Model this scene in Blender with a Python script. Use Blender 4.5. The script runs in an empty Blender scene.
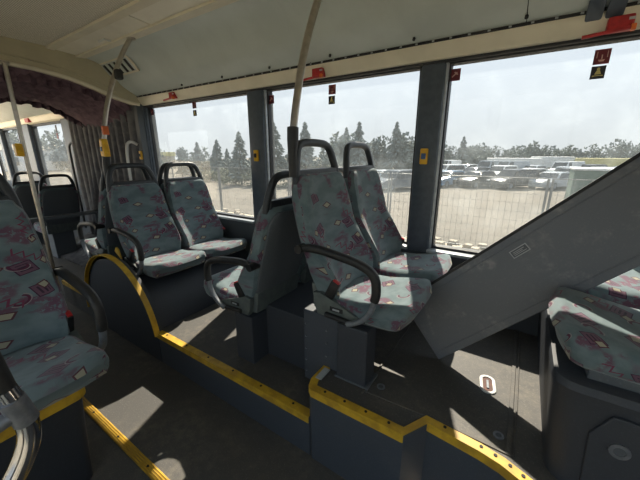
import bpy, bmesh, math, random
from mathutils import Vector, Matrix, Quaternion
random.seed(7)
PI = math.pi
SC = bpy.context.scene
COL = SC.collection

# ------------------------------------------------------------------ materials
def rgb(r, g, b):
    f = lambda c: (c/255/12.92) if c/255 <= .04045 else ((c/255+.055)/1.055)**2.4
    return (f(r), f(g), f(b), 1)

class NT:
    def __init__(s, name):
        s.m = bpy.data.materials.new(name); s.m.use_nodes = True
        s.t = s.m.node_tree; s.t.nodes.clear()
        s.out = s.t.nodes.new('ShaderNodeOutputMaterial')
    def n(s, typ, **k):
        x = s.t.nodes.new(typ)
        for a, b in k.items(): setattr(x, a, b)
        return x
    def l(s, a, b): s.t.links.new(a, b)
    def put(s, sock, v):
        if isinstance(v, bpy.types.NodeSocket): s.l(v, sock)
        else: sock.default_value = v
    def math(s, op, a, b=0.0, c=None):
        x = s.n('ShaderNodeMath', operation=op)
        s.put(x.inputs[0], a); s.put(x.inputs[1], b)
        if c is not None: s.put(x.inputs[2], c)
        return x.outputs[0]
    def mix(s, f, a, b):
        x = s.n('ShaderNodeMix', data_type='RGBA')
        s.put(x.inputs[0], f); s.put(x.inputs[6], a); s.put(x.inputs[7], b)
        return x.outputs[2]
    def ramp(s, f, a, b):
        x = s.n('ShaderNodeMapRange', interpolation_type='SMOOTHSTEP')
        s.put(x.inputs[0], f); x.inputs[1].default_value = a; x.inputs[2].default_value = b
        return x.outputs[0]
    def noise(s, vec, scale, detail=3, rough=.55):
        x = s.n('ShaderNodeTexNoise'); x.inputs['Scale'].default_value = scale
        x.inputs['Detail'].default_value = detail; x.inputs['Roughness'].default_value = rough
        if vec is not None: s.l(vec, x.inputs['Vector'])
        return x.outputs[0]
    def coord(s, which='Object'): return s.n('ShaderNodeTexCoord').outputs[which]
    def bsdf(s, color, rough=.5, metal=0.0, spec=.5, bump=None, bstr=.2, bdist=.002):
        p = s.n('ShaderNodeBsdfPrincipled')
        s.put(p.inputs['Base Color'], color); s.put(p.inputs['Roughness'], rough)
        p.inputs['Metallic'].default_value = metal; p.inputs['Specular IOR Level'].default_value = spec
        if bump is not None:
            b = s.n('ShaderNodeBump'); b.inputs['Strength'].default_value = bstr; b.inputs['Distance'].default_value = bdist
            s.l(bump, b.inputs['Height']); s.l(b.outputs[0], p.inputs['Normal'])
        s.l(p.outputs[0], s.out.inputs[0]); return p

def simple(name, c1, c2=None, scale=20, rough=.5, metal=0, spec=.5, lo=.35, hi=.65, bstr=.12, bdist=.001):
    t = NT(name)
    if c2 is None: c2 = tuple(x*.8 for x in c1[:3])+(1,)
    nz = t.noise(t.coord(), scale, 4)
    t.bsdf(t.mix(t.ramp(nz, lo, hi), c1, c2), rough, metal, spec, nz, bstr, bdist)
    return t.m

def dusty(name, base, dust, speck, rough=.6, dust_lo=.52, dust_hi=.8, scale=2.5, spec=.4):
    """vinyl with tiny specks and worn dusty patches"""
    t = NT(name); co = t.coord()
    big = t.noise(co, scale, 6, .65); fine = t.noise(co, 160, 2); mid = t.noise(co, 24, 4, .7)
    c = t.mix(t.ramp(fine, .55, .75), base, speck)
    f = t.math('MULTIPLY', t.ramp(big, dust_lo, dust_hi), t.ramp(mid, .3, .7))
    c = t.mix(f, c, dust)
    t.bsdf(c, rough, 0, spec, fine, .15, .0008); return t.m

def fabric_mat():
    t = NT('patterned_moquette'); uv = t.coord('UV')
    nz = t.noise(uv, 14, 3); fine = t.noise(uv, 420, 2)
    col = t.mix(t.ramp(nz, .35, .65), rgb(107, 122, 127), rgb(88, 105, 110))
    # maroon broken splashes
    sp = t.math('MULTIPLY', t.ramp(t.noise(uv, 8.5, 2), .54, .61), t.ramp(t.noise(uv, 50, 3, .7), .38, .5))
    col = t.mix(t.math('MULTIPLY', sp, .8), col, rgb(98, 56, 78))
    def cells(scale, off):
        mp = t.n('ShaderNodeMapping'); t.l(uv, mp.inputs[0]); mp.inputs[1].default_value = (off, off*1.7, 0)
        v = t.n('ShaderNodeTexVoronoi', voronoi_dimensions='2D'); v.inputs['Scale'].default_value = scale
        v.inputs['Randomness'].default_value = .75; t.l(mp.outputs[0], v.inputs['Vector'])
        d = t.n('ShaderNodeVectorMath', operation='SUBTRACT'); t.l(mp.outputs[0], d.inputs[0]); t.l(v.outputs['Position'], d.inputs[1])
        sc = t.n('ShaderNodeSeparateColor'); t.l(v.outputs['Color'], sc.inputs[0])
        r = t.n('ShaderNodeVectorRotate', rotation_type='Z_AXIS'); t.l(d.outputs[0], r.inputs[0])
        t.l(t.math('MULTIPLY', sc.outputs[0], 6.28), r.inputs['Angle'])
        sx = t.n('ShaderNodeSeparateXYZ'); t.l(r.outputs[0], sx.inputs[0])
        return sx.outputs[0], sx.outputs[1], sc.outputs
    def square(x, y, h):
        m = t.math('MAXIMUM', t.math('ABSOLUTE', x), t.math('ABSOLUTE', y))
        return t.math('LESS_THAN', m, h)
    # dark squares with pale outline and a hatch inside
    x, y, c = cells(8.0, .13)
    on = t.math('GREATER_THAN', c[1], .42)
    col = t.mix(t.math('MULTIPLY', on, square(x, y, .025)), col, rgb(64, 40, 62))
    col = t.mix(t.math('MULTIPLY', on, square(x, y, .022)), col, rgb(100, 74, 90))
    hat = t.math('GREATER_THAN', t.math('SINE', t.math('MULTIPLY', x, 520)), .1)
    col = t.mix(t.math('MULTIPLY', t.math('MULTIPLY', on, square(x, y, .015)), hat), col, rgb(60, 46, 62))
    # small cream diamonds outlined in dark plum
    x, y, c = cells(10.5, 3.31)
    on = t.math('GREATER_THAN', c[1], .7)
    col = t.mix(t.math('MULTIPLY', on, square(x, y, .0135)), col, rgb(84, 54, 62))
    col = t.mix(t.math('MULTIPLY', on, square(x, y, .0095)), col, rgb(150, 147, 130))
    # curls: part rings
    x, y, c = cells(8.6, 7.77)
    r = t.math('SQRT', t.math('ADD', t.math('MULTIPLY', x, x), t.math('MULTIPLY', t.math('MULTIPLY', y, y), 1.8)))
    ring = t.math('LESS_THAN', t.math('ABSOLUTE', t.math('SUBTRACT', r, .019)), .0032)
    on = t.math('MULTIPLY', t.math('GREATER_THAN', c[1], .5), t.math('GREATER_THAN', y, -.006))
    col = t.mix(t.math('MULTIPLY', ring, on), col, rgb(86, 44, 66))
    ring = t.math('LESS_THAN', t.math('ABSOLUTE', t.math('SUBTRACT', r, .025)), .0013)
    col = t.mix(t.math('MULTIPLY', ring, on), col, rgb(140, 132, 134))
    # zig-zag strokes
    x, y, c = cells(5.6, 11.9)
    zz = t.math('ADD', y, t.math('MULTIPLY', t.math('PINGPONG', x, .014), 1.6))
    st = t.math('MULTIPLY', t.math('LESS_THAN', t.math('ABSOLUTE', t.math('SUBTRACT', zz, .01)), .004), t.math('LESS_THAN', t.math('ABSOLUTE', x), .042))
    col = t.mix(t.math('MULTIPLY', st, t.math('GREATER_THAN', c[2], .4)), col, rgb(110, 56, 78))
    p = t.bsdf(col, .9, 0, .15, fine, .25, .0006)
    p.inputs['Sheen Weight'].default_value = .25
    return t.m

def glass_mat(name, tint, dirt_haze):
    t = NT(name); co = t.coord()
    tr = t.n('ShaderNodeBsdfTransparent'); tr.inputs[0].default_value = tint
    df = t.n('ShaderNodeBsdfTranslucent'); df.inputs[0].default_value = (.78, .88, .95, 1)  # bluish veil stands for outdoor haze as well as dirt on the panes
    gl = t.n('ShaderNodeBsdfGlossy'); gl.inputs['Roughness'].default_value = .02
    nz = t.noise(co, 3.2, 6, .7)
    f = t.math('ADD', dirt_haze*.5, t.math('MULTIPLY', t.ramp(nz, .45, .8), dirt_haze))
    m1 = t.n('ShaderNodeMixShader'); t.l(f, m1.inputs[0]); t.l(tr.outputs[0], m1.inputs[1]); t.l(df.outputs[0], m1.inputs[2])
    m2 = t.n('ShaderNodeMixShader'); m2.inputs[0].default_value = .03
    t.l(m1.outputs[0], m2.inputs[1]); t.l(gl.outputs[0], m2.inputs[2])
    t.l(m2.outputs[0], t.out.inputs[0]); return t.m

def perforated():
    t = NT('perforated_ceiling_lining'); co = t.coord()
    mp = t.n('ShaderNodeVectorMath', operation='SCALE'); t.l(co, mp.inputs[0]); mp.inputs['Scale'].default_value = 100
    fr = t.n('ShaderNodeVectorMath', operation='FRACTION'); t.l(mp.outputs[0], fr.inputs[0])
    s = t.n('ShaderNodeSeparateXYZ'); t.l(fr.outputs[0], s.inputs[0])
    a = t.math('SUBTRACT', s.outputs[0], .5); b = t.math('SUBTRACT', s.outputs[1], .5)
    r = t.math('SQRT', t.math('ADD', t.math('MULTIPLY', a, a), t.math('MULTIPLY', b, b)))
    hole = t.math('LESS_THAN', r, .27)
    t.bsdf(t.mix(hole, rgb(218, 213, 200), rgb(116, 112, 102)), .6); return t.m

def pleat_mat(name, c1, c2):
    return simple(name, c1, c2, 12, .8, spec=.2)

M = {}
M['fabric'] = fabric_mat()
M['shell'] = dusty('dark_grey_moulded_plastic', rgb(84, 90, 96), rgb(104, 107, 109), rgb(98, 104, 110), .55, .68, .98)
M['pan'] = simple('grey_green_seat_plastic', rgb(92, 100, 98), rgb(80, 88, 88), 30, .5)
M['black'] = simple('black_rubber', rgb(26, 27, 29), rgb(34, 35, 37), 60, .5)
M['handle'] = simple('black_handle_plastic', rgb(46, 50, 55), rgb(38, 42, 46), 60, .42)
M['greymetal'] = simple('grey_painted_metal', rgb(120, 126, 134), rgb(104, 110, 118), 40, .4, .2)
M['red'] = simple('red_plastic', rgb(176, 34, 36), rgb(150, 28, 30), 30, .4)
M['orange'] = simple('orange_plastic', rgb(214, 104, 30), rgb(196, 90, 26), 30, .4)
M['yellow'] = simple('yellow_edging', rgb(208, 168, 48), rgb(174, 138, 46), 14, .5)
M['nosing'] = simple('worn_ribbed_yellow_nosing', rgb(206, 166, 50), rgb(150, 120, 52), 10, .5)
M['button'] = simple('yellow_button_case', rgb(226, 176, 34), rgb(212, 160, 28), 30, .4)
M['blue'] = simple('blue_button', rgb(62, 96, 140), rgb(50, 82, 124), 30, .4)
M['floor'] = dusty('speckled_dark_floor_vinyl', rgb(74, 73, 72), rgb(122, 115, 102), rgb(100, 97, 93), .62, .40, .95, 3.0)
M['riser'] = dusty('blue_grey_riser_vinyl', rgb(67, 73, 82), rgb(94, 96, 100), rgb(79, 85, 92), .55, .6, .9, 2.0)
M['wallgrey'] = dusty('grey_side_wall_lining', rgb(72, 77, 82), rgb(92, 96, 98), rgb(80, 86, 90), .6, .6, .9)
M['podium'] = dusty('dark_podium_vinyl', rgb(57, 61, 68), rgb(84, 84, 84), rgb(67, 71, 78), .55, .6, .9, 2.2)
M['panel'] = dusty('scuffed_grey_panel', rgb(100, 104, 111), rgb(150, 149, 146), rgb(108, 112, 117), .36, .5, .68, 5.0, .5)
M['frame'] = simple('dark_window_frame', rgb(74, 83, 94), rgb(66, 75, 86), 25, .45)
M['alu'] = simple('aluminium_trim', rgb(178, 184, 188), rgb(158, 164, 170), 25, .35, .5)
M['seal'] = simple('black_window_seal', rgb(30, 33, 38), rgb(24, 27, 31), 25, .5)
M['cream'] = simple('cream_plastic', rgb(214, 208, 190), rgb(206, 200, 182), 6, .45)
M['cove'] = simple('grey_cove_laminate', rgb(186, 194, 192), rgb(178, 186, 184), 4, .42)
M['beige'] = simple('beige_lining', rgb(176, 170, 146), rgb(168, 162, 140), 5, .55)
M['perf'] = perforated()
M['lamp'] = simple('frosted_light_cover', rgb(224, 220, 206), rgb(216, 212, 198), 5, .4)
M['dark'] = simple('dark_slot', rgb(24, 24, 26), rgb(30, 30, 32), 30, .7)
M['bellow'] = pleat_mat('dark_grey_bellows_cloth', rgb(118, 118, 120), rgb(98, 98, 102))
M['purple'] = pleat_mat('purple_brown_bellows_cloth', rgb(116, 96, 106), rgb(90, 72, 82))
M['chrome'] = simple('polished_steel_tube', rgb(200, 200, 204), rgb(190, 190, 196), 30, .14, 1)
M['steel'] = simple('brushed_steel_tube', rgb(190, 184, 174), rgb(176, 170, 160), 30, .34, 1)
M['casting'] = simple('grey_cast_clamp', rgb(136, 140, 148), rgb(120, 124, 132), 60, .4, .6)
M['maroon'] = simple('maroon_sticker', rgb(112, 28, 40), rgb(100, 24, 36), 20, .5)
M['navy'] = simple('black_sticker', rgb(34, 34, 44), rgb(30, 30, 38), 20, .5)
M['figyellow'] = simple('pale_yellow_print', rgb(206, 192, 120), rgb(198, 184, 112), 20, .5)
M['figpink'] = simple('pale_pink_print', rgb(206, 170, 160), rgb(198, 160, 150), 20, .5)
M['label'] = simple('pale_grey_label', rgb(176, 180, 184), rgb(166, 170, 174), 20, .5)
M['brown'] = simple('rusty_recess', rgb(92, 54, 44), rgb(74, 44, 38), 40, .7)
M['glass'] = glass_mat('dusty_hazy_tinted_window_glass', (.47, .48, .49, 1), .026)
M['clear'] = glass_mat('tinted_unseen_glass', (.43, .445, .45, 1), .004)  # not clear: tinted to hold back daylight from the unseen glazing
# outdoors
M['sand'] = simple('sandy_gravel', rgb(101, 95, 85), rgb(89, 84, 75), .35, .9, bstr=.3, bdist=.02)
M['kerb'] = simple('pale_paving', rgb(170, 160, 142), rgb(156, 146, 128), 1.2, .9)
M['concrete'] = simple('pale_concrete', rgb(170, 160, 144), rgb(150, 142, 128), 8, .9)
M['galv'] = simple('galvanised_wire', rgb(120, 122, 122), rgb(106, 108, 108), 8, .5, .3)
M['bark'] = simple('pine_bark', rgb(84, 74, 66), rgb(66, 58, 52), 8, .9)
M['pine'] = simple('hazed_pine_needles', rgb(104, 114, 112), rgb(88, 97, 97), 2, .9)  # needle colour lightened and greyed to carry the distance haze
M['leaf'] = simple('hazed_leaves', rgb(108, 117, 110), rgb(92, 100, 96), 2, .9)  # leaf colour paled bluish, aerial haze mixed into it
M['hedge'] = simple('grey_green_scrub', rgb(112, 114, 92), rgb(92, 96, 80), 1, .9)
M['tyre'] = simple('tyre_rubber', rgb(30, 30, 31), rgb(24, 24, 25), 20, .8)
M['carglass'] = simple('dark_car_glass', rgb(40, 46, 52), rgb(34, 40, 46), 4, .08)
M['greenbox'] = simple('green_grey_container', rgb(84, 104, 92), rgb(74, 94, 84), 1, .6)
M['white'] = simple('white_paint', rgb(206, 208, 206), rgb(196, 198, 198), 3, .5)
M['yellowroof'] = simple('faded_yellow_paint', rgb(186, 178, 122), rgb(174, 166, 114), 3, .5)
for nm, c in dict(car_silver=(150, 156, 162), car_black=(34, 36, 40), car_grey=(84, 90, 96), car_white=(206, 208, 208), car_blue=(110, 134, 158), car_red=(120, 40, 38)).items():
    M[nm] = simple(nm+'_paint', rgb(*c), rgb(*[int(x*.95) for x in c]), 3, .18)

# ------------------------------------------------------------------ mesh helpers
class MB:
    def __init__(s): s.bm = bmesh.new(); s.uv = s.bm.loops.layers.uv.new('UVMap')
    def face(s, vs):
        try: return s.bm.faces.new(vs)
        except ValueError: return None
    def box(s, x0, x1, y0, y1, z0, z1, bev=0.0, rot=None, at=None):
        vs = [Vector((x, y, z)) for x in (x0, x1) for y in (y0, y1) for z in (z0, z1)]
        if rot is not None:
            c = Vector(at) if at is not None else Vector(((x0+x1)/2, (y0+y1)/2, (z0+z1)/2))
            vs = [rot @ (v-c)+c for v in vs]
        v = [s.bm.verts.new(p) for p in vs]
        fs = [s.face([v[i] for i in q]) for q in ((0,1,3,2),(4,6,7,5),(0,4,5,1),(2,3,7,6),(0,2,6,4),(1,5,7,3))]
        if bev > 0:
            es = {e for f in fs for e in f.edges}
            bmesh.ops.bevel(s.bm, geom=list(es), offset=bev, segments=2, profile=.5, affect='EDGES')
        return s
    def prism(s, pts, a, b, axis='z', bev=0.0):
        def mk(p, h): return {'z': (p[0], p[1], h), 'y': (p[0], h, p[1]), 'x': (h, p[0], p[1])}[axis]
        lo = [s.bm.verts.new(mk(p, a)) for p in pts]; hi = [s.bm.verts.new(mk(p, b)) for p in pts]
        n = len(pts); fs = [s.face(lo[::-1]), s.face(hi)]
        for i in range(n): fs.append(s.face([lo[i], lo[(i+1) % n], hi[(i+1) % n], hi[i]]))
        if bev > 0:
            es = {e for f in fs[:2] for e in f.edges}
            bmesh.ops.bevel(s.bm, geom=list(es), offset=bev, segments=2, profile=.5, affect='EDGES')
        return s
    def sweep(s, path, sec, closed=False, up=(0, 0, 1), caps=True, scale=None):
        """sweep a 2-D section (a across, b up) along a path"""
        P = [Vector(p) for p in path]; n = len(P); rings = []
        u0 = Vector(up); prev = None
        for i, p in enumerate(P):
            a = P[i-1] if (i > 0 or closed) else P[i]; b = P[(i+1) % n] if (i < n-1 or closed) else P[i]
            t = (b-a).normalized()
            if prev is None:
                r = t.cross(u0)
                if r.length < 1e-4: r = t.cross(Vector((1, 0, 0)))
                r.normalize()
            else:
                r = prev-t*prev.dot(t); r.normalize()
            prev = r; up_ = r.cross(t)
            k = 1.0 if scale is None else scale[i]
            rings.append([s.bm.verts.new(p+r*(q[0]*k)+up_*(q[1]*k)) for q in sec])
        m = len(sec); rng = n if closed else n-1
        for i in range(rng):
            A, B = rings[i], rings[(i+1) % n]
            for j in range(m): s.face([A[j], A[(j+1) % m], B[(j+1) % m], B[j]])
        if caps and not closed:
            s.face(rings[0][::-1]); s.face(rings[-1])
        return s
    def tube(s, path, r, seg=10, closed=False, scale=None):
        return s.sweep(path, [(r*math.cos(2*PI*j/seg), r*math.sin(2*PI*j/seg)) for j in range(seg)], closed, scale=scale)
    def cyl(s, a, b, r, seg=16): return s.tube([a, b], r, seg)
    def ring(s, c, axis, r0, r1, h, seg=24):
        q = Vector((0, 0, 1)).rotation_difference(Vector(axis)); c = Vector(c)
        L = [[s.bm.verts.new(c+q @ Vector((r*math.cos(2*PI*j/seg), r*math.sin(2*PI*j/seg), z))) for j in range(seg)]
             for r, z in ((r0, 0), (r0, h), (r1, h), (r1, 0))]
        for k in range(4):
            A, B = L[k], L[(k+1) % 4]
            for j in range(seg): s.face([A[j], A[(j+1) % seg], B[(j+1) % seg], B[j]])
        return s
    def grid(s, rows, closeu=False, closev=False, uvs=None, caps=False):
        V = [[s.bm.verts.new(p) for p in r] for r in rows]
        n, m = len(V), len(V[0])
        for i in range(n if closeu else n-1):
            for j in range(m if closev else m-1):
                q = [(i, j), (i, j+1), (i+1, j+1), (i+1, j)]
                f = s.face([V[a % n][b % m] for a, b in q])
                if f and uvs:
                    for lp, (a, b) in zip(f.loops, q): lp[s.uv].uv = uvs(a, b)
        if caps:
            for r in (V[0][::-1], V[-1]):
                f = s.face(r)
        return s
    def sphere(s, c, r, sx=1, sy=1, sz=1, u=12, v=8):
        bmesh.ops.create_uvsphere(s.bm, u_segments=u, v_segments=v, radius=r, matrix=Matrix.Translation(c) @ Matrix.Diagonal((sx, sy, sz, 1)))
        return s
    def data(s, name, mat, smooth=None):
        bmesh.ops.recalc_face_normals(s.bm, faces=s.bm.faces[:])
        me = bpy.data.meshes.new(name); s.bm.to_mesh(me); s.bm.free()
        me.materials.append(M[mat])
        if smooth is not None:
            for p in me.polygons: p.use_smooth = True
            me.set_sharp_from_angle(angle=math.radians(smooth))
        return me
    def build(s, name, mat, parent=None, smooth=None, label=None, cat=None, group=None, kind=None, plabel=None, loc=None):
        return link(name, s.data(name, mat, smooth), parent, label, cat, group, kind, plabel, loc)

def link(name, me, parent=None, label=None, cat=None, group=None, kind=None, plabel=None, loc=None):
    o = bpy.data.objects.new(name, me); COL.objects.link(o)
    if parent is not None: o.parent = parent
    if loc is not None: o.location = loc
    if label: o['label'] = label
    if plabel: o['label'] = plabel
    if cat: o['category'] = cat
    if group: o['group'] = group
    if kind: o['kind'] = kind
    return o
def thing(name, label, cat, loc=(0, 0, 0), rz=0, group=None):
    o = bpy.data.objects.new(name, None); COL.objects.link(o)
    o.empty_display_size = .1; o.location = loc; o.rotation_euler = (0, 0, rz)
    o['label'] = label; o['category'] = cat
    if group: o['group'] = group
    return o
def dup(root, loc=None, rz=None, label=None, parent=None, scale=None):
    c = root.copy(); COL.objects.link(c)
    if parent is not None: c.parent = parent
    if loc is not None: c.location = loc
    if rz is not None: c.rotation_euler = (0, 0, rz)
    if scale is not None: c.scale = scale
    if label: c['label'] = label
    for ch in [o for o in bpy.data.objects if o.parent == root]: dup(ch, parent=c)
    return c
def struct(name, mb, mat, smooth=None, parent=None, label=None):
    return mb.build(name, mat, parent, smooth, kind='structure', label=label)
def rrect(w, h, r, n=4):
    out = []
    for cx, cy, a0 in ((w/2-r, h/2-r, 0), (-w/2+r, h/2-r, 90), (-w/2+r, -h/2+r, 180), (w/2-r, -h/2+r, 270)):
        for k in range(n+1):
            a = math.radians(a0+90*k/n); out.append((cx+r*math.cos(a), cy+r*math.sin(a)))
    return out
def smoothpath(pts, it=2):
    P = [Vector(p) for p in pts]
    for _ in range(it):
        Q = [P[0]]
        for a, b in zip(P[:-1], P[1:]): Q += [a.lerp(b, .25), a.lerp(b, .75)]
        Q.append(P[-1]); P = Q
    return P
def interp(tab, t):
    for (t0, *a), (t1, *b) in zip(tab[:-1], tab[1:]):
        if t <= t1:
            k = (t-t0)/(t1-t0); k = max(0, min(1, k))
            return [x+(y-x)*k for x, y in zip(a, b)]
    return tab[-1][1:]

# ------------------------------------------------------------------ the bus shell
YW = 2.0          # inner face of the windowed side wall
Z1, Z2, ZF = .424, .59, .2
XP = -3.62        # portal to the articulation
XE = 2.2
# side wall: below the windows, header, pillars
WIN = [(-3.60, -2.01), (-1.836, -.59), (-.455, .95), (1.1, 2.1)]
struct('wall_right', MB().box(XP-.06, XE, YW-.02, YW+.1, ZF-.02, 1.0), 'wallgrey')
struct('wall_right_header', MB().box(XP-.06, XE, YW, YW+.1, 2.1, 2.5), 'frame')
for i, (a, b) in enumerate([(-3.70, -3.60), (-2.01, -1.836), (-.59, -.455), (.95, 1.1), (2.1, 2.2)]):
    m = MB().box(a, b, YW-.035, YW+.1, .98, 2.09, .012)
    struct('trim_pillar', m, 'frame', 30)
for i, (a, b) in enumerate(WIN):
    f = MB()
    for q in ((a, b, 1.0, 1.022), (a, b, 2.085, 2.1), (a, a+.02, 1.0, 2.1), (b-.02, b, 1.0, 2.1)):
        f.box(q[0], q[1], YW+.01, YW+.07, q[2], q[3], .004)
    fo = struct('window_%d' % (i+1), f, 'seal')
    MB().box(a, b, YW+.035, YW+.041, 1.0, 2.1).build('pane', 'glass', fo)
    MB().box(a-.005, b+.005, YW-.05, YW+.02, .985, 1.006, .004).build('window_sill', 'alu', fo)
    e = MB()
    e.box(a-.004, a+.012, YW-.012, YW+.03, 1.01, 2.09, .003)
    e.build('side_trim', 'alu' if i else 'frame', fo)
# cream ledge above the windows with the dark slotted seam
ledge = [(2.0, 2.105), (2.0, 2.2), (1.945, 2.2), (1.932, 2.19), (1.935, 2.165), (1.96, 2.128), (1.965, 2.11), (1.985, 2.105)]
struct('trim_ledge', MB().prism(ledge, XP, XE, 'x'), 'cream', 40)
lr = MB().box(XP, XE, 1.982, 2.01, 2.092, 2.112, .004)
struct('trim_rail', lr, 'seal')
seam = MB().box(XP, XE, 1.924, 1.936, 2.184, 2.196)
so = struct('trim_seam', seam, 'dark')
sl = MB()
x = XP+.03
while x < 1.2:
    sl.box(x, x+.012, 1.921, 1.93, 2.186, 2.194); x += .09
sl.build('seam_clips', 'alu', so)
# grey cove panels between window ledge and ceiling moulding
prof = smoothpath([(0, 1.932, 2.196), (0, 1.80, 2.262), (0, 1.735, 2.34), (0, 1.66, 2.41), (0, 1.59, 2.45), (0, 1.49, 2.468)], 3)
def cove_piece(x0, x1):
    m = MB()
    m.grid([[(x0, p[1], p[2]) for p in prof], [(x1, p[1], p[2]) for p in prof]])
    m.grid([[(x0, p[1]+.012, p[2]+.012) for p in prof], [(x1, p[1]+.012, p[2]+.012) for p in prof]])
    return m
xs = [XP, -2.578, -1.337, -.10, 1.14, XE]
for a, b in zip(xs[:-1], xs[1:]):
    struct('ceiling_cove', cove_piece(a+.002, b-.002), 'cove', 60)
struct('ceiling_cove_backing', MB().prism([(2.0, 2.2), (2.0, 2.52), (1.45, 2.52), (1.45, 2.495), (1.62, 2.47), (1.78, 2.40), (1.86, 2.29), (1.95, 2.215)], XP, XE, 'x'), 'dark')
# cream moulding, lamp strip and second moulding
struct('trim_moulding', MB().prism([(1.42, 2.455), (1.50, 2.462), (1.50, 2.52), (1.42, 2.52)], XP, XE, 'x', .004), 'cream')
struct('trim_moulding_inner', MB().prism([(1.21, 2.478), (1.265, 2.472), (1.265, 2.53), (1.21, 2.53)], XP, XE, 'x', .004), 'cream')
x = XP
k = 0
for x0, x1 in ((XP, -2.35), (-2.35, -1.1), (-1.1, .15), (.15, 1.4), (1.4, XE)):
    t = MB().prism([(1.265, 2.482), (1.42, 2.47), (1.42, 2.5), (1.265, 2.5)], x0+.006, x1-.006, 'x', .003)
    struct('ceiling_lamp_cover', t, 'lamp')
struct('ceiling', MB().box(XP-.1, XE, -.5, 1.22, 2.495, 2.54), 'perf')
struct('ceiling_upper', MB().box(XP-.1, XE, 1.2, 2.1, 2.525, 2.56), 'beige')
# far side wall behind the camera, near full-height glazing added to let daylight in
wl = MB()
wl.box(XP-.06, XE, -.55, -.47, 2.3, 2.55); wl.box(XP-.06, XE, -.55, -.47, ZF-.05, ZF+.12)
for a, b in ((-3.68, -3.5), (-1.98, -1.9), (-.46, -.38), (1.12, 1.2), (2.1, 2.2)): wl.box(a, b, -.55, -.47, ZF, 2.32)
struct('wall_left', wl, 'frame')
for i, (a, b) in enumerate([(-3.5, -1.98), (-1.9, -.46), (-.38, 1.12), (1.2, 2.1)]):
    f = MB()
    for q in ((a, b, ZF+.12, ZF+.15), (a, b, 2.27, 2.3), (a, a+.02, ZF+.12, 2.3), (b-.02, b, ZF+.12, 2.3), ((a+b)/2-.02, (a+b)/2+.02, ZF+.12, 2.3)): f.box(q[0], q[1], -.54, -.48, q[2], q[3])
    fo = struct('unseen_glazing_%d' % (i+1), f, 'seal')
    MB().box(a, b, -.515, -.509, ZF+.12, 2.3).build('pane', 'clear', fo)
struct('wall_rear', MB().box(XE, XE+.08, -.55, 2.1, ZF, .95).box(XE, XE+.08, -.55, 2.1, 2.2, 2.55).box(XE, XE+.08, 1.2, 2.1, .9, 2.25), 'wallgrey')
fo = struct('window_5', MB().box(XE, XE+.06, -.55, -.5, .95, 2.2).box(XE, XE+.06, 1.15, 1.2, .95, 2.2), 'seal')  # unseen rear opening added to bring in more daylight
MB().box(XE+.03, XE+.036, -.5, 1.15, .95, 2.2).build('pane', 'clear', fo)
# floors
struct('floor', MB().box(XP-.1, XE, -.5, 1.0, ZF-.06, ZF), 'floor')
struct('floor_lower_platform', MB().box(-3.62, -.66, .937, 1.985, ZF-.04, Z1, 0), 'floor')
p2 = [(-.668, .945), (-.65, .93), (-.235, .93), (-.174, 1.035), (.012, 1.015), (.08, 1.0), (.135, .975), (.22, .93), (.9, .93), (.9, 1.985), (-.682, 1.985), (-.682, .985)]
struct('floor_upper_platform', MB().prism(p2, ZF-.04, Z2, 'z'), 'floor')
def skirt(path, z0, z1, t=.006):
    m = MB()
    m.sweep([(x, y, (z0+z1)/2) for x, y in path], [(0, -(z1-z0)/2), (t, -(z1-z0)/2), (t, (z1-z0)/2), (0, (z1-z0)/2)])
    return m
struct('trim_riser_lower', skirt([(-1.95, .937), (-.668, .937)], ZF, Z1-.002), 'riser')
struct('trim_riser_upper', skirt([(-.683, 1.1), (-.683, .985), (-.668, .945), (-.65, .93), (-.235, .93), (-.174, 1.035), (.012, 1.015), (.08, 1.0), (.135, .975), (.2, .94)], ZF, Z2-.002), 'riser')
# raised seams and inlays on the upper platform
inl = MB()
inl.box(.088, .104, 1.05, 1.98, Z2, Z2+.006, .002)
inl.box(.112, .118, 1.05, 1.98, Z2, Z2+.006, .002)
inl.sweep([(-.445, 1.05, Z2+.001), (-.17, 1.062, Z2+.001), (.10, 1.05, Z2+.001)], rrect(.009, .006, .002, 2))
inl.sweep([(-.455, 1.03, Z2+.002), (-.45, 1.98, Z2+.002)], rrect(.01, .008, .003, 2))
struct('trim_floor_seam', inl, 'floor')

# yellow edge trims ------------------------------------------------------------
def edge_trim(path, z, w=.036, h=.034, t=.005):
    """L section running along a platform edge; the platform lies to the left of the path"""
    return MB().sweep([(x, y, z) for x, y in path], [(t, -h), (t, t), (-w, t), (-w, 0), (0, 0), (0, -h)])
def screws(path, z, n, name, parent, inset=.02):
    for k in range(n):
        t = (k+.5)/n*(len(path)-1); i = min(int(t), len(path)-2); f = t-i
        a, b = Vector(path[i]+(0,)), Vector(path[i+1]+(0,)); p = a.lerp(b, f); d = (b-a).normalized()
        nrm = Vector((-d.y, d.x, 0)); q = p+nrm*inset
        MB().cyl((q.x, q.y, z+.003), (q.x, q.y, z+.0075), .006, 10).build('screw', 'dark', parent)
t = thing('step_edging', 'long straight yellow edging along the lower platform, ending at the higher block', 'edging', (-1.3, .935, Z1))
q = [(-1.955, .932), (-.672, .932)]
L = lambda path, o: [(x-o[0], y-o[1]) for x, y in path]
edge_trim(L(q, (-1.3, .935)), 0).build('edge_strip', 'yellow', t)
screws(L(q, (-1.3, .935)), 0, 6, '', t)
t = thing('step_edging', 'yellow edging with a kinked corner around the higher block under the big seat pair', 'edging', (-.3, 1.0, Z2))
q = [(-.686, 1.10), (-.687, .985), (-.672, .942), (-.652, .926), (-.237, .926), (-.176, 1.031), (.010, 1.011), (.078, .996), (.133, .971), (.20, .938)]
o2 = (-.3, 1.0)
edge_trim(L(q, o2), 0, .032).build('edge_strip', 'yellow', t)
screws(L([(-.64, .926), (-.25, .926)], o2), 0, 4, '', t, .018)
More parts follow.
